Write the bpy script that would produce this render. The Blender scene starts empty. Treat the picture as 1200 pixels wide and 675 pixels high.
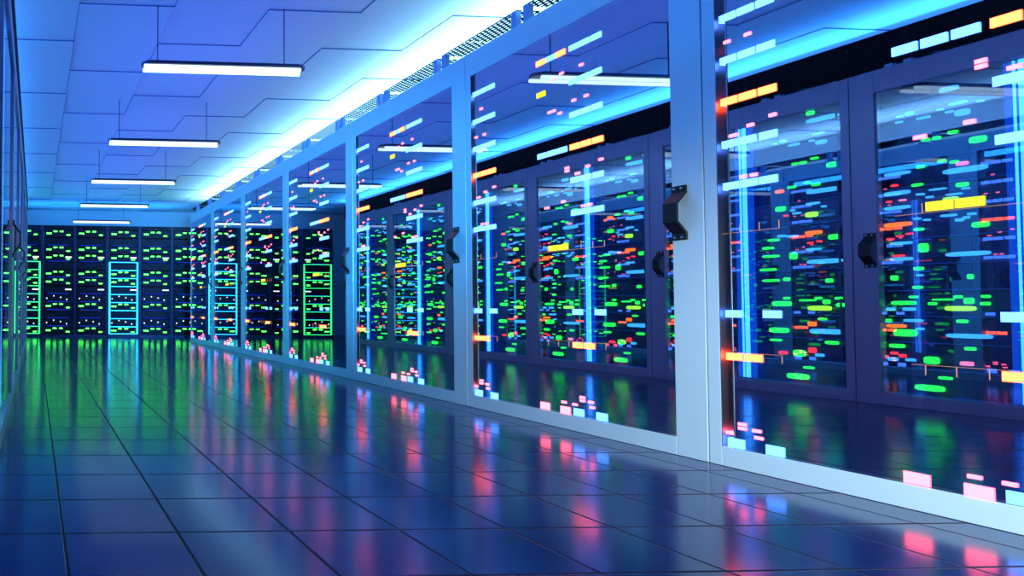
import bpy, bmesh, math, random
from mathutils import Matrix, Vector
random.seed(4)
sc = bpy.context.scene
C = sc.collection
ORD = ['nearest', 'second', 'third', 'fourth', 'fifth', 'sixth', 'seventh']

# ------------------------------------------------------------------ sizes (metres)
EYE = 0.6106          # camera height
XR = 2.71             # front plane of the right cabinet row
XL = -0.14            # front plane of the left cabinet row
W = 1.4354            # cabinet width
S0 = 2.447            # first seam of the right row in the picture
SL = 4.06             # one seam of the left row
HT = 2.216            # cabinet height
CEIL = 2.71
ZB = 12.45            # front of the racks along the back wall
WALLB = 14.0
DEEP = 1.0

# ------------------------------------------------------------------ materials
def new_mat(name):
    m = bpy.data.materials.new(name); m.use_nodes = True
    return m, m.node_tree.nodes, m.node_tree.links

def pbr(name, col, rough=0.5, metal=0.0, spec=0.5, coat=0.0, noise=None, bump=0.0, nscale=40):
    m, n, l = new_mat(name)
    b = n['Principled BSDF']
    b.inputs['Base Color'].default_value = (*col, 1)
    b.inputs['Roughness'].default_value = rough
    b.inputs['Metallic'].default_value = metal
    b.inputs['Specular IOR Level'].default_value = spec
    b.inputs['Coat Weight'].default_value = coat
    b.inputs['Coat Roughness'].default_value = 0.12
    if noise:
        tc = n.new('ShaderNodeTexCoord'); nz = n.new('ShaderNodeTexNoise'); mr = n.new('ShaderNodeMapRange')
        nz.inputs['Scale'].default_value = nscale; nz.inputs['Detail'].default_value = 4
        l.new(tc.outputs['Object'], nz.inputs['Vector'])
        mr.inputs['To Min'].default_value = max(0, rough - noise); mr.inputs['To Max'].default_value = rough + noise
        l.new(nz.outputs['Fac'], mr.inputs['Value']); l.new(mr.outputs['Result'], b.inputs['Roughness'])
        if bump:
            bp = n.new('ShaderNodeBump'); bp.inputs['Strength'].default_value = bump; bp.inputs['Distance'].default_value = 0.002
            l.new(nz.outputs['Fac'], bp.inputs['Height']); l.new(bp.outputs['Normal'], b.inputs['Normal'])
    return m

def glow(name, col, strength):
    m, n, l = new_mat(name)
    n.remove(n['Principled BSDF'])
    e = n.new('ShaderNodeEmission'); e.inputs['Color'].default_value = (*col, 1); e.inputs['Strength'].default_value = strength
    l.new(e.outputs[0], n['Material Output'].inputs['Surface'])
    return m

def coated_glass(name, base, tint, through, rough=0.0):
    """tinted reflective pane: mirror coating on the outward faces, clear inside"""
    m, n, l = new_mat(name)
    n.remove(n['Principled BSDF'])
    tr = n.new('ShaderNodeBsdfTransparent'); tr.inputs['Color'].default_value = (*through, 1)
    cl = n.new('ShaderNodeBsdfTransparent')
    gl = n.new('ShaderNodeBsdfGlossy'); gl.inputs['Color'].default_value = (*tint, 1); gl.inputs['Roughness'].default_value = rough
    lw = n.new('ShaderNodeLayerWeight'); lw.inputs['Blend'].default_value = 0.35
    mr = n.new('ShaderNodeMapRange'); mr.inputs['To Min'].default_value = base; mr.inputs['To Max'].default_value = 1.0
    l.new(lw.outputs['Fresnel'], mr.inputs['Value'])
    mx = n.new('ShaderNodeMixShader'); l.new(mr.outputs['Result'], mx.inputs['Fac'])
    l.new(tr.outputs[0], mx.inputs[1]); l.new(gl.outputs[0], mx.inputs[2])
    geo = n.new('ShaderNodeNewGeometry')
    m2 = n.new('ShaderNodeMixShader'); l.new(geo.outputs['Backfacing'], m2.inputs['Fac'])
    l.new(mx.outputs[0], m2.inputs[1]); l.new(cl.outputs[0], m2.inputs[2])
    l.new(m2.outputs[0], n['Material Output'].inputs['Surface'])
    return m

M = dict(
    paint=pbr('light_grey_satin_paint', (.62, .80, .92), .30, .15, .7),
    ldoor_shaded=pbr('shaded_grey_satin_paint', (.25, .27, .46), .3, .2, .6),  # same doors as the right row, their dimmer lighting put into the colour
    dark=pbr('dark_cabinet_metal', (.012, .014, .03), .45, .5),
    black=pbr('black_handle_metal', (.008, .009, .016), .38, .3, noise=.06),
    screw=pbr('steel_screw', (.6, .65, .7), .3, 1.0),
    strip=pbr('brushed_metal_strip', (.42, .38, .42), .33, 1.0),
    edge=pbr('bright_glass_edge', (.35, .38, .45), .3, 1.0),
    grille=pbr('black_grille_metal', (.002, .002, .004), .7, .0, .2),
    bracket=pbr('blue_grey_bracket', (.25, .38, .75), .4, .3),
    server=pbr('dark_server_metal', (.04, .08, .22), .32, .6, noise=.08),
    slim=pbr('slim_server_metal', (.006, .009, .028), .45, .4),
    blueedge=glow('lit_edge_glow', (.02, .18, 1.0), .55),  # blue sheen of lit faceplate edges, put in as emission
    rack=pbr('blue_rack_metal', (.05, .07, .17), .4, .6, noise=.06),
    cable=pbr('lamp_cable', (.02, .03, .09), .5),
    lampbody=pbr('dark_lamp_housing', (.02, .025, .07), .4, .5),
    ceiling=pbr('white_ceiling_tile', (.72, .75, .80), .85, 0, .2, noise=.05, nscale=90),
    wall=pbr('white_wall_paint', (.60, .66, .74), .8, 0, .2, noise=.05, nscale=20),
    sidewall=pbr('dark_wall_paint', (.10, .12, .2), .8, 0, .2, noise=.05, nscale=20),
    tube=glow('lamp_tube_light', (.66, .93, 1.0), 2.1),
    cyan=glow('cyan_indicator', (.07, .24, 1.0), 6),
    orange=glow('orange_indicator', (1.0, .072, .022), 14),
    yellow=glow('yellow_indicator', (.90, 1.0, .05), 1.3),
    pink=glow('pink_indicator', (1.0, .10, .17), 7.5),
    green=glow('green_indicator', (.02, 1.0, .07), 4),
    blue=glow('blue_indicator', (.05, .42, 1.0), 3.2),
    red=glow('red_indicator', (1.0, .04, .06), 3),
    amber=glow('amber_indicator', (1.0, .16, .02), 4),
    lime=glow('lime_indicator', (.30, 1.0, .04), 4),
    rose=glow('rose_indicator', (1.0, .22, .42), 3),
    bar=glow('blue_light_bar', (.04, .30, 1.0), 7),
    tileshade=pbr('shaded_tile_edge', (.10, .15, .36), .9, 0, .1),  # shade on the tile step faces, put into the colour
    dash=glow('green_dash_light', (.045, 1.0, .05), 12),
    white=glow('white_status_light', (.75, .85, 1.0), 2.2),
    ladder=glow('cyan_light_frame', (.02, .52, .95), 4.2),
    ladderg=glow('green_light_frame', (.03, .90, .22), 2.6),
    blueline=glow('blue_edge_light', (.01, .05, 1.0), .9),
    outline=glow('orange_outline_light', (1.0, .50, .32), .8),
    glass=coated_glass('coated_door_glass', .62, (.80, .86, 1.0), (.75, .8, .9)),
    lglass=coated_glass('tinted_door_glass', .28, (.8, .86, 1.0), (.9, .93, 1.0)),
)

# floor tiles: square raised-floor tiles with dark joints, satin sheen
m, n, l = new_mat('raised_floor_tile')
b = n['Principled BSDF']
tc = n.new('ShaderNodeTexCoord'); sp = n.new('ShaderNodeSeparateXYZ'); l.new(tc.outputs['Object'], sp.inputs[0])
def joint(sock, off, pitch, half):
    a = n.new('ShaderNodeMath'); a.operation = 'SUBTRACT'; l.new(sock, a.inputs[0]); a.inputs[1].default_value = off - 40 * pitch
    d = n.new('ShaderNodeMath'); d.operation = 'PINGPONG'; l.new(a.outputs[0], d.inputs[0]); d.inputs[1].default_value = pitch / 2
    r = n.new('ShaderNodeMapRange'); r.inputs['From Min'].default_value = half * .6; r.inputs['From Max'].default_value = half * 1.4
    r.inputs['To Min'].default_value = 1; r.inputs['To Max'].default_value = 0
    l.new(d.outputs[0], r.inputs['Value']); return r.outputs['Result']
jx = joint(sp.outputs['X'], .39, .3085, .0038)
jy = joint(sp.outputs['Y'], 1.731, .2985, .0038)
mx = n.new('ShaderNodeMath'); mx.operation = 'MAXIMUM'; l.new(jx, mx.inputs[0]); l.new(jy, mx.inputs[1])
cr = n.new('ShaderNodeMix'); cr.data_type = 'RGBA'
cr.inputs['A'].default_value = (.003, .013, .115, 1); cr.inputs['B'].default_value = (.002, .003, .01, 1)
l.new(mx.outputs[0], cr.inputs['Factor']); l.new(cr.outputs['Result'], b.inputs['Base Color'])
nz = n.new('ShaderNodeTexNoise'); nz.inputs['Scale'].default_value = 3; nz.inputs['Detail'].default_value = 5
l.new(tc.outputs['Object'], nz.inputs['Vector'])
rr = n.new('ShaderNodeMapRange'); rr.inputs['To Min'].default_value = .13; rr.inputs['To Max'].default_value = .17
l.new(nz.outputs['Fac'], rr.inputs['Value'])
ra = n.new('ShaderNodeMath'); ra.operation = 'MAXIMUM'; jr = n.new('ShaderNodeMath'); jr.operation = 'MULTIPLY'; jr.inputs[1].default_value = .7
l.new(mx.outputs[0], jr.inputs[0]); l.new(rr.outputs['Result'], ra.inputs[0]); l.new(jr.outputs[0], ra.inputs[1])
l.new(ra.outputs[0], b.inputs['Roughness'])
inv = n.new('ShaderNodeMath'); inv.operation = 'SUBTRACT'; inv.inputs[0].default_value = 1; l.new(mx.outputs[0], inv.inputs[1])
bp = n.new('ShaderNodeBump'); bp.inputs['Strength'].default_value = .5; bp.inputs['Distance'].default_value = .003
l.new(inv.outputs[0], bp.inputs['Height']); l.new(bp.outputs['Normal'], b.inputs['Normal'])
b.inputs['IOR'].default_value = 1.36
b.inputs['Specular IOR Level'].default_value = .5
M['floor'] = m

# ------------------------------------------------------------------ mesh helpers
class MB:
    def __init__(self): self.bm = bmesh.new()
    def box(self, x0, x1, y0, y1, z0, z1, bev=0):
        bm = self.bm
        vs = [bm.verts.new((x, y, z)) for x in (x0, x1) for y in (y0, y1) for z in (z0, z1)]
        fs = [(0, 1, 3, 2), (4, 6, 7, 5), (0, 4, 5, 1), (2, 3, 7, 6), (0, 2, 6, 4), (1, 5, 7, 3)]
        faces = [bm.faces.new([vs[i] for i in f]) for f in fs]
        if bev:
            es = {e for f in faces for e in f.edges}
            bmesh.ops.bevel(bm, geom=list(es), offset=bev, segments=2, affect='EDGES', profile=.5)
        return self
    def prism(self, pts, axis, a0, a1):
        """closed outline pts (2-D) extruded along axis 0/1/2"""
        bm = self.bm
        def P(p, a):
            q = list(p); q.insert(axis, a); return q
        A = [bm.verts.new(P(p, a0)) for p in pts]; B = [bm.verts.new(P(p, a1)) for p in pts]
        bm.faces.new(A[::-1]); bm.faces.new(B)
        k = len(pts)
        for i in range(k): bm.faces.new((A[i], A[(i + 1) % k], B[(i + 1) % k], B[i]))
        return self
    def tube(self, axis, c, r, a0, a1, seg=12):
        pts = [(c[0] + r * math.cos(2 * math.pi * i / seg), c[1] + r * math.sin(2 * math.pi * i / seg)) for i in range(seg)]
        return self.prism(pts, axis, a0, a1)
    def mesh(self, name, mat):
        bmesh.ops.recalc_face_normals(self.bm, faces=self.bm.faces[:])
        me = bpy.data.meshes.new(name); self.bm.to_mesh(me); self.bm.free()
        me.materials.append(mat); return me
    def obj(self, name, mat, parent=None):
        return link(name, self.mesh(name, mat), parent)

def link(name, me, parent=None, loc=None, scale=None):
    o = bpy.data.objects.new(name, me); C.objects.link(o)
    if parent: o.parent = parent
    if loc: o.location = loc
    if scale: o.scale = scale
    return o
def empty(name, loc, rz=0):
    o = bpy.data.objects.new(name, None); C.objects.link(o)
    o.location = loc; o.rotation_euler = (0, 0, rz); o.empty_display_size = .1
    return o
def tag(o, label, cat, group=None):
    o['label'] = label; o['category'] = cat
    if group: o['group'] = group
    return o
def struct(o):
    o['kind'] = 'structure'; return o

def unit_light(name, mat, rounded=False):
    """a light block 1 wide (y) x 1 tall (z), 1 deep (x from -1 to 0)"""
    mb = MB()
    if rounded:
        pts = [(.5 * math.copysign(abs(math.cos(t)) ** .5, math.cos(t)), .5 * math.copysign(abs(math.sin(t)) ** .5, math.sin(t)))
               for t in [2 * math.pi * (i + .5) / 12 for i in range(12)]]
        mb.prism(pts, 0, -1, 0)
    else:
        mb.box(-1, 0, -.5, .5, -.5, .5)
    return mb.mesh(name, M[mat])
SQ = {k: unit_light('light_block_' + k, k) for k in ('cyan', 'orange', 'yellow', 'pink')}
RD = {k: unit_light('light_pill_' + k, v, True) for k, v in dict(g='green', b='blue', r='red', o='amber', y='lime', p='rose').items()}

# ------------------------------------------------------------------ the room
X0, X1, Y0 = -1.5, 4.1, -3.0
struct(MB().box(X0 - .1, X1 + .1, Y0 - .1, WALLB + .1, -.1, 0).obj('floor', M['floor']))
struct(MB().box(X0 - .1, X1 + .1, WALLB, WALLB + .1, 0, CEIL + .1).obj('wall_back', M['wall']))
struct(MB().box(X0 - .1, X1 + .1, Y0 - .1, Y0, 0, CEIL + .1).obj('wall_front', M['sidewall']))
struct(MB().box(X0 - .1, X0, Y0, WALLB, 0, CEIL + .1).obj('wall_left', M['sidewall']))
struct(MB().box(X1, X1 + .1, Y0, WALLB, 0, CEIL + .1).obj('wall_right', M['wall']))
# ceiling of staggered tiles, each tile hung a little lower at its near end
cm = MB()
TL, TW, DROP = 1.262, .668, .009
k = -3
while .289 + TW * k < X1:
    xa, xb = max(X0, .289 + TW * (k - 1)), min(X1, .289 + TW * k)
    y = 5.0 + (TL / 2 if k % 2 else 0) - 8 * TL
    while y < WALLB:
        ya, yb = max(y, Y0), min(y + TL, WALLB)
        if yb - ya > .02 and xb - xa > .02:
            za = CEIL - DROP * (1 - (ya - y) / TL); zb = CEIL - DROP * (1 - (yb - y) / TL)
            cm.prism([(ya, za), (yb, zb), (yb, CEIL + .06), (ya, CEIL + .06)], 0, xa + .0015, xb - .0015)
        y += TL
    k += 1
cm.box(X0 - .1, X1 + .1, Y0 - .1, WALLB + .1, CEIL + .06, CEIL + .1)
co_ = struct(cm.obj('ceiling', M['ceiling']))
co_.data.materials.append(M['tileshade'])
for p_ in co_.data.polygons:
    if abs(p_.normal.z) < .5: p_.material_index = 1  # step faces take the painted shade

# ------------------------------------------------------------------ cabinets
# local frame: x = into the cabinet, y = along the row, z = up; front plane x = 0
BOT, TOP, NEAR, FAR = .078, 2.068, .13, W - .05
def door_frame():
    mb = MB(); g = .0025; d = .045
    mb.box(0, d, g, NEAR, .001, HT, .002)
    mb.box(0, d, FAR, W - g, .001, HT, .002)
    mb.box(0, d, NEAR, FAR, .001, BOT, .002)
    mb.box(0, d, NEAR, FAR, TOP, HT, .002)
    return mb
def housing():
    mb = MB(); t = .02
    mb.box(.05, DEEP, .004, t, .03, HT - .01); mb.box(.05, DEEP, W - t, W - .004, .03, HT - .01)
    mb.box(DEEP - t, DEEP, t, W - t, .03, HT - .01)
    mb.box(.05, DEEP, .004, W - .004, HT - .03, HT); mb.box(.05, DEEP, .004, W - .004, 0, .06)
    return mb
RAILS = [(x, y) for x in (.075, .80) for y in (.06, W - .09)]
def handle():
    # a bent strap: foot, slope, bow, slope, foot
    mb = MB(); z0, z1, p, t = .905, 1.135, .040, .009
    out = [(0, z0), (-t, z0), (-t, z0 + .028), (-p - t, z0 + .075), (-p - t, z1 - .075), (-t, z1 - .028), (-t, z1), (0, z1),
           (0, z1 - .032), (-p, z1 - .079), (-p, z0 + .079), (0, z0 + .032)]
    mb.prism(out, 1, .066, .124)
    return mb
def bolts():
    r = []
    for z in (.917, 1.123):
        for y in (.080, .110): r.append((y, z))
    return r
def grille():
    mb = MB(); z = HT + .088; d = .33
    for (ya, yb) in ((-.44, .232), (.278, .950), (.996, W - .004)):
        ya = max(ya, .004)
        px, py, t, w = .026, .034, .003, .011
        nx = int(d / px)
        for i in range(nx + 1): mb.box(i * px, i * px + w, ya, yb, z, z + t)
        for i in range(nx):
            y = ya + (py / 2 if i % 2 else 0)
            while y < yb - w:
                mb.box(i * px + w, (i + 1) * px, y, y + w, z, z + t); y += py
        mb.box(nx * px, nx * px + w, ya, yb, z, z + t)
    return mb
def brackets():
    return [(.19, .228), (.282, .318), (.908, .946), (1.000, 1.036)]

me_frame = door_frame().mesh('door', M['paint']); me_lframe = door_frame().mesh('door', M['ldoor_shaded'])
me_house = housing().mesh('housing', M['dark']); me_rail = MB().box(0, .02, 0, .03, .06, HT - .03).mesh('mounting_rail', M['rack'])
me_glass = MB().box(.001, .007, NEAR, 1.3385, BOT, TOP).mesh('glass_pane', M['glass'])
me_lglass = MB().box(.012, .018, NEAR, FAR, BOT, TOP).mesh('glass_pane', M['lglass'])
me_strip = MB().prism([(.042, 1.3415), (.042, FAR - .003), (.0008, FAR - .003), (.0008, FAR + .001), (.05, FAR + .001), (.05, 1.3415)], 2, BOT - .002, TOP + .002).mesh('edge_strip', M['strip'])
me_trim = MB().box(-.001, .044, 1.3385, 1.3415, BOT, TOP).mesh('glass_edge', M['edge'])
me_handle = handle().mesh('handle', M['black'])
me_bolt = MB().tube(0, (0, 0), .0045, -.0135, -.009, 10).mesh('bolt', M['screw'])
me_grille = grille().mesh('roof_grille', M['grille'])
me_brk = MB().box(0, .03, 0, 1, HT, HT + .088).mesh('grille_bracket', M['bracket'])

# lit blocks on the outside of each right-hand door: y, z (eye-relative), colour, kind
K = [1.329, 1.156, .987, .823, .654, .488, .321, -.012, -.178, -.505]
A = .7177
LT = []
def big(y, z, c, w=.057, h=.028): LT.append((y, z, w, h, c))
def sml(y, z, w=.022, h=.0115): LT.append((y, z, w, h, 'pink'))
for s in (0, A):                       # two columns; the far one is partly behind the far stile
    for y, z, c in [(.828, K[0], 'orange'), (.762, K[0], 'cyan'), (.697, K[0], 'orange'), (.614, K[0], 'cyan'), (.551, K[0], 'cyan'), (.486, K[0], 'cyan'),
                    (.616, K[1], 'cyan'), (.552, K[1], 'cyan'), (.487, K[1], 'cyan'), (.827, K[1], 'yellow'),
                    (.616, K[2], 'cyan'), (.551, K[2], 'cyan'), (.486, K[2], 'cyan'),
                    (.826, K[3], 'cyan'), (.760, K[3], 'cyan'), (.694, K[3], 'cyan'), (.616, K[3], 'orange'), (.551, K[3], 'orange'), (.485, K[3], 'orange'),
                    (.615, K[4], 'cyan'), (.553, K[4], 'cyan'), (.485, K[4], 'cyan'),
                    (.614, K[5], 'cyan'), (.551, K[5], 'cyan'), (.487, K[5], 'cyan'),
                    (.759, K[6], 'yellow'), (.696, K[6], 'yellow'),
                    (.614, K[7], 'cyan'), (.485, K[7], 'cyan'), (.615, K[8], 'orange'), (.549, K[8], 'orange')]:
        big(y + s, z, c)
    for y, z, c in [(.826, -.512, 'pink'), (.696, -.514, 'pink'), (.615, -.512, 'cyan'), (.485, -.512, 'cyan')]:
        big(y + s, z, c, .057, .036)
    for y, z in [(.572, 1.222), (.692, 1.222), (.744, 1.208), (.619, 1.058), (.546, 1.058), (.771, 1.042), (.745, 1.042), (.706, 1.018),
                 (.469, .724), (.543, .707), (.666, .724), (.666, .708), (.603, .683), (.692, .555), (.797, .538), (.571, .515), (.535, .515),
                 (.704, -.474), (.637, -.476), (.593, -.435), (.593, -.451), (.544, -.451), (.538, -.476)]:
        sml(y + s, z, .027 if z < 0 or z in (.683, .538) else .022)
LIT = [(y, EYE + z, w, h, c) for (y, z, w, h, c) in LT if y < 1.372]
NEAREDGE = [(.112 + .01, 1.329), (.112 + .01, 1.157)]
def edge_glow(name, mat, y0, y1, h):
    # light block at the far end of a row: thin face, plus an added glowing stub for the glow and reflection on the edge strip
    mb = MB(); mb.box(-.003, 0, y0, y1, -h / 2, h / 2); mb.box(0, .036, max(y0, 1.346), y1, -h / 2, h / 2)
    return mb.mesh(name, M[mat])
EDGE = {}
def outline(y0, yticks, z0, up):
    """thin lit circuit outline on the glass: one long line and short ticks"""
    mb = MB(); t = .0009
    ys = sorted([y0] + yticks)
    mb.box(-.0004, .001, ys[0], ys[-1], z0 - t / 2, z0 + t / 2)
    for y in yticks: mb.box(-.0004, .001, y - t / 2, y + t / 2, *((z0, z0 + .03) if up else (z0 - .03, z0)))
    return mb
me_out = [outline(.86, [.797, .588, .522, .458], EYE + .303, True).mesh('circuit_outline', M['outline']),
          outline(.83, [.800, .734, .669, .458], EYE - .161, False).mesh('circuit_outline', M['outline']),
          outline(1.368, [1.305, 1.239, 1.175], EYE + .303, True).mesh('circuit_outline', M['outline']),
          outline(1.30, [1.175, 1.24], EYE - .161, False).mesh('circuit_outline', M['outline'])]

def cabinet(loc, rz, right):
    t = empty('server_cabinet', loc, rz)
    link('housing', me_house, t); [link('mounting_rail', me_rail, t, (x, y, 0)) for x, y in RAILS]
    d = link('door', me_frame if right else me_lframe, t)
    link('glass_pane', me_glass if right else me_lglass, d)
    h = link('handle', me_handle, t)
    h.parent = d
    for y, z in bolts(): link('bolt', me_bolt, d, (0, y, z))
    link('roof_grille', me_grille, t)
    for a, b in brackets(): link('grille_bracket', me_brk, t, (0, a, 0), (1, b - a, 1))
    if right:
        link('edge_strip', me_strip, d); link('glass_edge', me_trim, d)
        for y, z, w, h_, c in LIT:
            if y + w / 2 > 1.35:
                key = (c, y, w, h_)
                if key not in EDGE: EDGE[key] = edge_glow('light_block_at_edge', c, y - w / 2, y + w / 2, h_)
                link('indicator_light', EDGE[key], d, (0, 0, z))
            else: link('indicator_light', SQ[c], d, (0.0, y, z), (.003, w, h_))
        for me in me_out: link('circuit_outline', me, d)
    return t

for k in range(7):
    t = cabinet((XR, S0 + W * (k - 1), 0), 0, True)
    tag(t, ['grey framed glass server cabinet nearest the viewer, cut off by the picture edge',
            'second grey framed glass cabinet of the long row, the black handle largest in view',
            'third nearest grey framed glass cabinet in the long lit row',
            'fourth nearest grey framed glass cabinet in the long lit row',
            'fifth nearest narrow looking glass cabinet in the long lit row',
            'second to last glass cabinet of the long row towards the back racks',
            'last glass cabinet of the long row, beside the racks on the back wall'][k],
        'server cabinet', 'glass cabinets of the long lit row')

# left row: same cabinets turned round, with server units behind clearer glass
BL = [(0.532, 2.218, 0.056, 0.024, 'g'),(0.404, 2.217, 0.048, 0.022, 'g'),(1.286, 2.213, 0.085, 0.025, 'g'),(1.166, 2.209, 0.046, 0.022, 'g'),(0.565, 2.208, 0.049, 0.021, 'g'),(0.419, 2.077, 0.047, 0.022, 'g'),(1.163, 2.072, 0.046, 0.029, 'g'),(1.234, 1.998, 0.189, 0.032, 'b'),(0.435, 1.994, 0.082, 0.031, 'b'),(1.208, 1.895, 0.072, 0.014, 'b'),(0.474, 1.894, 0.08, 0.018, 'b'),(0.254, 1.894, 0.036, 0.019, 'g'),(0.99, 1.893, 0.038, 0.019, 'g'),(0.209, 1.89, 0.033, 0.013, 'b'),(0.936, 1.888, 0.032, 0.015, 'b'),(0.566, 1.876, 0.027, 0.012, 'b'),(0.397, 1.876, 0.03, 0.012, 'b'),(1.167, 1.853, 0.032, 0.015, 'b'),(0.204, 1.852, 0.033, 0.013, 'b'),(0.435, 1.851, 0.033, 0.015, 'b'),(1.058, 1.851, 0.068, 0.019, 'b'),(0.319, 1.848, 0.062, 0.016, 'b'),(0.49, 1.831, 0.063, 0.039, 'b'),(1.223, 1.829, 0.063, 0.029, 'b'),(1.181, 1.721, 0.045, 0.018, 'g'),(0.447, 1.721, 0.041, 0.021, 'g'),(1.061, 1.706, 0.034, 0.019, 'g'),(1.111, 1.705, 0.042, 0.019, 'g'),(0.326, 1.704, 0.037, 0.019, 'g'),(0.375, 1.703, 0.036, 0.022, 'g'),(1.287, 1.652, 0.069, 0.036, 'g'),(0.55, 1.649, 0.068, 0.039, 'g'),(0.396, 1.553, 0.033, 0.019, 'g'),(1.135, 1.552, 0.041, 0.018, 'g'),(0.298, 1.539, 0.037, 0.022, 'g'),(0.449, 1.536, 0.035, 0.018, 'g'),(1.038, 1.536, 0.048, 0.019, 'g'),(1.185, 1.531, 0.048, 0.025, 'g'),(0.483, 1.519, 0.051, 0.024, 'p'),(0.188, 1.518, 0.125, 0.023, 'b'),(0.959, 1.518, 0.053, 0.027, 'o'),(0.493, 1.48, 0.187, 0.033, 'b'),(1.224, 1.48, 0.19, 0.032, 'b'),(0.173, 1.441, 0.033, 0.016, 'r'),(0.282, 1.422, 0.05, 0.019, 'g'),(0.185, 1.409, 0.125, 0.026, 'b'),(0.963, 1.408, 0.062, 0.038, 'g'),(0.48, 1.406, 0.051, 0.027, 'g'),(1.166, 1.406, 0.081, 0.018, 'b'),(0.374, 1.381, 0.078, 0.012, 'b'),(0.494, 1.364, 0.032, 0.012, 'b'),(0.294, 1.363, 0.038, 0.013, 'b'),(1.229, 1.363, 0.028, 0.014, 'b'),(1.04, 1.362, 0.026, 0.015, 'b'),(0.144, 1.339, 0.027, 0.013, 'r'),(0.21, 1.339, 0.033, 0.013, 'p'),(0.337, 1.338, 0.031, 0.013, 'b'),(1.065, 1.338, 0.051, 0.015, 'b'),(0.444, 1.337, 0.07, 0.012, 'b'),(0.996, 1.328, 0.026, 0.015, 'r'),(1.156, 1.315, 0.073, 0.037, 'y'),(0.429, 1.309, 0.064, 0.028, 'y'),(0.183, 1.293, 0.125, 0.023, 'b'),(0.418, 1.21, 0.07, 0.015, 'b'),(0.278, 1.209, 0.031, 0.013, 'b'),(0.516, 1.206, 0.034, 0.015, 'b'),(0.321, 1.195, 0.031, 0.013, 'b'),(0.493, 1.187, 0.028, 0.015, 'b'),(0.184, 1.183, 0.132, 0.029, 'o'),(1.166, 1.182, 0.097, 0.029, 'o'),(0.967, 1.178, 0.053, 0.019, 'b'),(0.464, 1.176, 0.034, 0.018, 'b'),(1.036, 1.17, 0.068, 0.019, 'b'),(0.913, 1.153, 0.072, 0.019, 'g'),(0.283, 1.14, 0.044, 0.019, 'g'),(1.287, 1.139, 0.069, 0.036, 'g'),(0.55, 1.137, 0.068, 0.033, 'g'),(0.238, 1.117, 0.032, 0.013, 'r'),(1.197, 1.116, 0.029, 0.015, 'r'),(1.144, 1.109, 0.033, 0.015, 'r'),(0.192, 1.106, 0.033, 0.013, 'r'),(0.875, 1.094, 0.073, 0.02, 'g'),(0.145, 1.088, 0.034, 0.017, 'r'),(0.198, 1.07, 0.105, 0.02, 'b'),(1.164, 1.068, 0.089, 0.018, 'b'),(0.892, 1.03, 0.109, 0.019, 'g'),(1.038, 1.023, 0.044, 0.053, 'g'),(0.301, 1.02, 0.043, 0.057, 'g'),(0.183, 0.978, 0.059, 0.016, 'r'),(1.226, 0.97, 0.205, 0.032, 'b'),(0.494, 0.967, 0.186, 0.027, 'b'),(0.195, 0.956, 0.111, 0.023, 'b'),(0.872, 0.928, 0.11, 0.02, 'g'),(0.277, 0.889, 0.044, 0.022, 'g'),(0.992, 0.85, 0.038, 0.027, 'g'),(0.28, 0.846, 0.028, 0.013, 'b'),(0.888, 0.844, 0.109, 0.019, 'g'),(0.16, 0.834, 0.033, 0.033, 'g'),(1.25, 0.83, 0.039, 0.029, 'g'),(0.502, 0.827, 0.022, 0.03, 'g'),(0.269, 0.769, 0.044, 0.019, 'g'),(0.248, 0.708, 0.038, 0.016, 'g'),(0.989, 0.708, 0.038, 0.019, 'g'),(0.562, 0.707, 0.035, 0.018, 'g'),(0.448, 0.706, 0.035, 0.018, 'g'),(1.184, 0.706, 0.04, 0.018, 'g'),(1.301, 0.704, 0.038, 0.018, 'g'),(1.119, 0.691, 0.099, 0.015, 'g'),(0.383, 0.69, 0.095, 0.012, 'g'),(0.493, 0.681, 0.039, 0.038, 'g'),(1.231, 0.68, 0.039, 0.032, 'g'),(0.202, 0.67, 0.117, 0.026, 'g'),(0.956, 0.667, 0.123, 0.038, 'g'),(0.335, 0.665, 0.037, 0.019, 'g'),(0.559, 0.664, 0.038, 0.021, 'g'),(1.315, 0.657, 0.053, 0.028, 'g'),(0.456, 0.635, 0.129, 0.03, 'y'),(1.19, 0.634, 0.136, 0.033, 'y'),(0.135, 0.63, 0.047, 0.02, 'b'),(0.227, 0.63, 0.058, 0.023, 'b'),(0.245, 0.557, 0.089, 0.019, 'b'),(0.462, 0.557, 0.046, 0.021, 'g'),(1.205, 0.556, 0.048, 0.018, 'g'),(0.124, 0.554, 0.03, 0.023, 'g'),(0.16, 0.52, 0.099, 0.023, 'o'),(1.143, 0.519, 0.049, 0.033, 'o'),(0.275, 0.504, 0.035, 0.016, 'b'),(0.205, 0.476, 0.11, 0.046, 'g'),(0.488, 0.468, 0.192, 0.027, 'b'),(1.227, 0.468, 0.196, 0.036, 'b'),(0.935, 0.466, 0.124, 0.039, 'g'),(0.492, 0.394, 0.045, 0.021, 'g'),(0.164, 0.391, 0.073, 0.026, 'g'),(0.912, 0.391, 0.075, 0.019, 'g'),(1.256, 0.391, 0.074, 0.025, 'g'),(0.149, 0.341, 0.033, 0.02, 'r'),(1.141, 0.329, 0.046, 0.04, 'r'),(0.189, 0.326, 0.033, 0.023, 'r'),(0.324, 0.308, 0.067, 0.047, 'g'),(0.227, 0.303, 0.045, 0.019, 'b'),(1.061, 0.302, 0.071, 0.049, 'g'),(0.142, 0.301, 0.047, 0.023, 'b'),(0.476, 0.301, 0.054, 0.027, 'p'),(0.958, 0.298, 0.056, 0.027, 'r'),(1.184, 0.297, 0.048, 0.022, 'b'),(0.382, 0.203, 0.059, 0.019, 'g'),(1.117, 0.2, 0.062, 0.018, 'g'),(0.311, 0.133, 0.133, 0.038, 'g'),(1.049, 0.13, 0.135, 0.041, 'g')]
me_bar = MB().box(.030, .046, .738, .762, .09, TOP - .01, .003).mesh('blue_light_bar', M['bar'])
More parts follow.
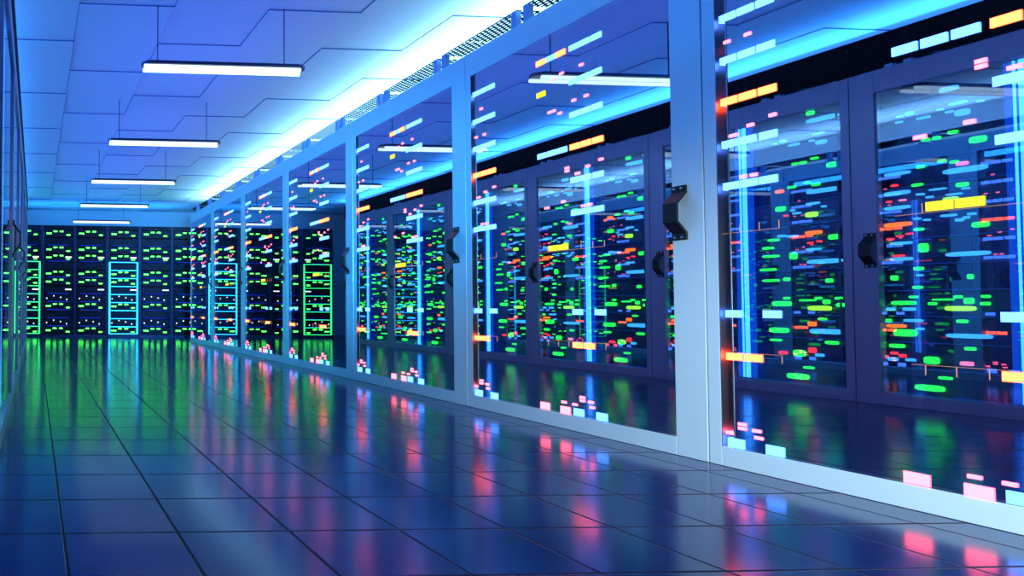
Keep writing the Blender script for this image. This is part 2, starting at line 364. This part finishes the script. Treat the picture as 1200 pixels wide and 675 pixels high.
me_bar2 = MB().box(.032, .046, .716, .722, .09, TOP - .01).mesh('thin_light_bar', M['bar'])
me_bar3 = MB().box(.044, .050, .675, .805, .09, TOP - .01).mesh('light_diffuser', glow('blue_diffuser_light', (.005, .12, 1.0), 1.3))
def server(w, h, d):
    mb = MB()
    mb.box(.012, d, .02, w - .02, .004, h - .004)
    mb.box(0, .014, 0, w, .004, h - .004, .002)
    for i in range(int(w / .05) - 1):
        mb.box(-.002, 0, .04 + i * .05, .07 + i * .05, h * .86, h * .90)
    for y in (.012, w - .03): mb.box(-.016, 0, y, y + .012, h * .25, h * .75, .002)
    return mb
PITCH = .1668; ZS = .075
me_srv = server(1.248, PITCH, .70).mesh('server_unit', M['server'])
me_edge = MB().box(-.006, 0, .03, 1.22, .0045, .0095).mesh('edge_glow', M['blueedge'])  # glowing line standing in for the lit lower faceplate edge
def screen():
    mb = MB()
    mb.box(.0, .02, .003, W - .003, HT + .018, 2.45)
    for i in range(44): mb.box(-.003, 0, .03 + i * .0315, .05 + i * .0315, HT + .03, HT + .042)
    mb.box(.0, .02, .02, .06, HT - .005, HT + .02); mb.box(.0, .02, W - .06, W - .02, HT - .005, HT + .02)
    return mb
me_scr = screen().mesh('vent_screen', M['grille'])
NUM = ['first', 'second', 'third', 'fourth', 'fifth', 'sixth', 'seventh', 'eighth', 'ninth', 'tenth', 'eleventh', 'twelfth', 'thirteenth']
for k in range(6):
    yf = SL + W * k                     # far seam of this cabinet
    t = cabinet((XL, yf, 0), math.pi, False)
    tag(t, 'glass fronted server cabinet with blue light bars, %s along the row opposite the lit doors' % ORD[k],
        'server cabinet', 'glass cabinets of the opposite row')
    link('light_bar', me_bar, t); link('light_bar', me_bar2, t); link('light_diffuser', me_bar3, t); link('vent_screen', me_scr, t)
    for r in range(12):
        z0 = ZS + r * PITCH
        s = link('server_unit', me_srv, None, (XL - .078, yf - .094, z0)); s.rotation_euler = (0, 0, math.pi)
        tag(s, 'wide dark server, %s from bottom, %s cabinet opposite the lit doors' % (NUM[r], ORD[k]),
            'server', 'wide servers in the opposite row')
        link('edge_glow', me_edge, s)
        for (y, z, w, h, c) in BL:
            if z0 <= z < z0 + PITCH and abs(y - .74) > .03:
                zc = min(max(z - z0, h / 2 + .006), PITCH - h / 2 - .006)
                link('indicator_light', RD[c], s, (0, y - .094, zc), (.012, w, h))

# ------------------------------------------------------------------ racks along the back wall
RW, RH, BX = .638, 2.183, .129
UP = .1575
def rack_frame():
    mb = MB()
    for y in (0, RW - .03):
        mb.box(y + .001, y + .029, 0, .07, 0, RH, .003); mb.box(y + .011, y + .019, -.012, 0, .05, RH - .02)
        mb.box(y + .001, y + .029, .83, .9, 0, RH)
        mb.box(y + .004, y + .026, .07, .83, .0, .05); mb.box(y + .004, y + .026, .07, .83, RH - .05, RH)
    mb.box(.03, RW - .03, .0, .9, 0, .05); mb.box(.03, RW - .03, .05, .9, RH - .02, RH)
    return mb
def vent_row():
    mb = MB()
    mb.box(.03, RW - .03, .02, .05, RH - .078, RH)
    for i in range(12): mb.box(.035 + i * .047, .055 + i * .047, .005, .02, RH - .070, RH - .004)
    return mb
# (this block uses x across, y deep, z up)
me_rf = rack_frame().mesh('rack_frame', M['rack']); me_vr = vent_row().mesh('vent_row', M['dark'])
def thin_server():
    mb = MB(); w = RW - .07; h = UP
    mb.box(.01, w - .01, .02, .75, .006, h - .006)
    mb.box(0, w, 0, .022, .008, h - .008, .003)
    mb.box(.03, w - .03, -.003, 0, .02, .026); mb.box(.03, w - .03, -.003, 0, h - .03, h - .024)
    return mb
me_ts = thin_server().mesh('rack_server', M['slim'])
def fl(name, mat): return MB().box(-.5, .5, -1, 0, -.5, .5).mesh(name, M[mat])
F = dict(d=fl('dash_light', 'dash'), w=fl('white_light', 'white'), l=fl('edge_glow', 'blueline'))
def ladder(mat):
    mb = MB(); z1 = .055 + 9 * UP
    for x in (.032, RW - .060): mb.box(x, x + .028, -.012, 0, .07, z1)
    for i in range(10): mb.box(.052, RW - .052, -.008, 0, .05 + i * UP - .006 + (.02 if i == 0 else 0), .05 + i * UP + .006 + (.02 if i == 0 else 0))
    return mb.mesh('light_frame', M[mat])
me_lad = ladder('ladder'); me_ladg = ladder('ladderg')
KINDS = 'DBDWBDDVoDBoD'
WHAT = dict(D='four green dashes', B='no lights', W='green dashes and a white bar', V='one white bar', o='four white dots')
RK = ['first', 'second', 'third', 'fourth', 'fifth', 'sixth']
for i in range(6):
    bx = BX + RW * (i - 1)
    t = empty('server_rack', (bx, ZB, 0))
    tag(t, 'dark open server rack along the back wall, %s' % ['leftmost, green lit frame', 'second from the left', 'third from the left',
        'fourth, with a cyan lit frame', 'fifth from the left', 'last, half hidden by the glass cabinets'][i], 'server rack', 'racks along the back wall')
    link('rack_frame', me_rf, t); link('vent_row', me_vr, t)
    if i == 3: link('light_frame', me_lad, t)
    if i == 0: link('light_frame', me_ladg, t)
    for j, kd in enumerate(KINDS):
        z0 = .05 + (12 - j) * UP
        s = link('rack_server', me_ts, None, (bx + .035, ZB + .005, z0))
        tag(s, 'slim server with %s, %s from top, %s back wall rack' % (WHAT[kd], NUM[j], RK[i]), 'server', 'slim servers in the back wall racks')
        def put(key, rel, z, w, h): link('status_light', F[key], s, (rel * RW - .035, 0, z), (w * RW, .008, h))
        if kd in 'DW':
            for q in (.152, .203, .254): put('d', q, .083, .046, .023)
            put('d', .400, .122, .105, .020); put('d', .590, .122, .105, .020); put('d', .795, .055, .105, .020)
        if kd in 'WV': put('w', .805, .092, .19, .022)
        if kd == 'o':
            for q, z in ((.152, .075), (.365, .122), (.575, .095), (.76, .055)): put('w', q, z, .03, .022)
        if j % 2 == 1 or j in (8, 10): link('edge_glow', F['l'], s, (.5 * RW - .035, 0, .012), (.42, .004, .010))

# ------------------------------------------------------------------ pendant lamps
LX0, LX1, LZ = .721, 1.878, EYE + 1.69
def bar_outline(x0, x1, y0, y1, n=6):
    r = (y1 - y0) / 2; cy = (y0 + y1) / 2; pts = []
    for i in range(n + 1):
        a = -math.pi / 2 + math.pi * i / n; pts.append((x1 - r + r * math.cos(a), cy + r * math.sin(a)))
    for i in range(n + 1):
        a = math.pi / 2 + math.pi * i / n; pts.append((x0 + r + r * math.cos(a), cy + r * math.sin(a)))
    return pts
Lx = LX1 - LX0
me_lh = MB().prism(bar_outline(0, Lx, -.06, .06), 2, -.022, 0).mesh('housing', M['lampbody'])
mt = [MB().tube(0, (y, -.036), .0135, a, Lx - b_, 14).mesh('tube', M['tube']) for y, a, b_ in ((-.040, .015, .045), (.040, .02, .02))]
me_cb = MB().tube(2, (0, 0), .004, 0, CEIL - LZ + .01, 8).mesh('cable', M['cable'])
for k in range(6):
    y = 4.307 + 2.044 * (k - 1) + .06
    t = empty('pendant_lamp', (LX0, y, LZ))
    tag(t, ['linear twin tube pendant lamp just above the viewer, mirrored in the nearest glass door',
            'nearest and largest twin tube pendant lamp seen hanging from the ceiling',
            'second pendant lamp tube hanging in the line under the ceiling',
            'third pendant lamp tube, the middle one of the hanging line',
            'fourth pendant lamp tube, second from the back wall',
            'smallest pendant lamp tube, hanging just in front of the back racks'][k], 'lamp', 'pendant lamps over the corridor')
    link('housing', me_lh, t)
    for me in mt: link('tube', me, t)
    for x in (.115, Lx - .145):
        link('cable', me_cb, t, (x, 0, 0))

# ------------------------------------------------------------------ room lights and added fills
def area(name, loc, rot, sx, sy, col, power):
    d = bpy.data.lights.new(name, 'AREA'); d.shape = 'RECTANGLE'; d.size = sx; d.size_y = sy; d.color = col; d.energy = power
    o = bpy.data.objects.new(name, d); C.objects.link(o); o.location = loc; o.rotation_euler = rot
    return o
UPW = (math.pi, 0, 0)
area('cove_light_right', (XR + .69, 6.2, HT + .15), (math.pi, 0, 0), .60, 12.0, (.26, .64, 1.0), 260)
area('cove_light_left', (XL - .55, 6.8, HT + .24), (math.pi, 0, 0), .6, 11.0, (.06, .30, 1.0), 75)
area('right_frame_fill', (XL - .60, 6.8, HT + .38), (math.radians(180), math.radians(52), 0), .10, 11.0, (.02, .30, 1.0), 170)  # added unseen light, tilted to brighten the upper right-row frames
area('ceiling_blue_fill', (1.2, 6.2, LZ - .1), (math.pi, 0, 0), 1.6, 13.0, (.03, .115, 1.0), 58)  # added unseen upward light that turns the mid ceiling blue
area('back_light', (1.3, ZB + .7, HT + .02), UPW, 3.5, .12, (.02, .35, 1.0), 22)
# added white spot behind the viewer, brightens the near cabinet frames
sd = bpy.data.lights.new('near_frame_fill_spot', 'SPOT'); sd.energy = 720; sd.color = (.82, 1.0, 1.0)
sd.spot_size = math.radians(40); sd.spot_blend = 1; sd.shadow_soft_size = .25
so = bpy.data.objects.new('near_frame_fill_spot', sd); C.objects.link(so); so.location = (.9, -.6, .65)
so.rotation_euler = (Vector((2.71, 1.9, .3)) - so.location).to_track_quat('-Z', 'Y').to_euler()
sd = bpy.data.lights.new('blue_fill_spot', 'SPOT'); sd.energy = 4200; sd.color = (.04, .40, 1.0)  # added blue spot, aimed along the right row to brighten its far frames
sd.spot_size = math.radians(26); sd.spot_blend = 1; sd.shadow_soft_size = .2
so = bpy.data.objects.new('blue_fill_spot', sd); C.objects.link(so); so.location = (.9, -.6, 1.5)
so.rotation_euler = (Vector((3.25, 9.5, 1.2)) - so.location).to_track_quat('-Z', 'Y').to_euler()

w = bpy.data.worlds.new('room_air'); sc.world = w; w.use_nodes = True
w.node_tree.nodes['Background'].inputs['Color'].default_value = (.01, .03, .12, 1)
w.node_tree.nodes['Background'].inputs['Strength'].default_value = .2

# ------------------------------------------------------------------ camera
yaw, pit, rol = .0541, .0278, .0075
cy_, sy_ = math.cos(yaw), math.sin(yaw); cp, sp_ = math.cos(pit), math.sin(pit); cr_, sr = math.cos(rol), math.sin(rol)
RY = Matrix(((cy_, 0, -sy_), (0, 1, 0), (sy_, 0, cy_)))
RP = Matrix(((1, 0, 0), (0, cp, -sp_), (0, sp_, cp)))
RR = Matrix(((cr_, sr, 0), (-sr, cr_, 0), (0, 0, 1)))
R = RR @ RP @ RY                       # rows: right, up, forward in (across, up, depth)
def ax(v): return Vector((v[0], v[2], v[1]))
right, upv, fwd = ax(R[0]), ax(R[1]), ax(R[2])
cam = bpy.data.cameras.new('camera'); co = bpy.data.objects.new('camera', cam); C.objects.link(co)
mat = Matrix.Identity(4)
for i in range(3):
    mat[i][0] = right[i]; mat[i][1] = upv[i]; mat[i][2] = -fwd[i]
mat[2][3] = EYE
co.matrix_world = mat
cam.sensor_width = 36; cam.lens = 22.5; cam.shift_x = (600 - 81.92) / 1200; cam.clip_start = .02
sc.camera = co

sc.view_settings.view_transform = 'Standard'; sc.view_settings.look = 'None'
sc.view_settings.gamma = 1; sc.view_settings.use_curve_mapping = False; sc.view_settings.exposure = 0
sc.cycles.max_bounces = 12; sc.cycles.glossy_bounces = 6; sc.cycles.transparent_max_bounces = 24; sc.cycles.diffuse_bounces = 3
sc.cycles.sample_clamp_indirect = 6
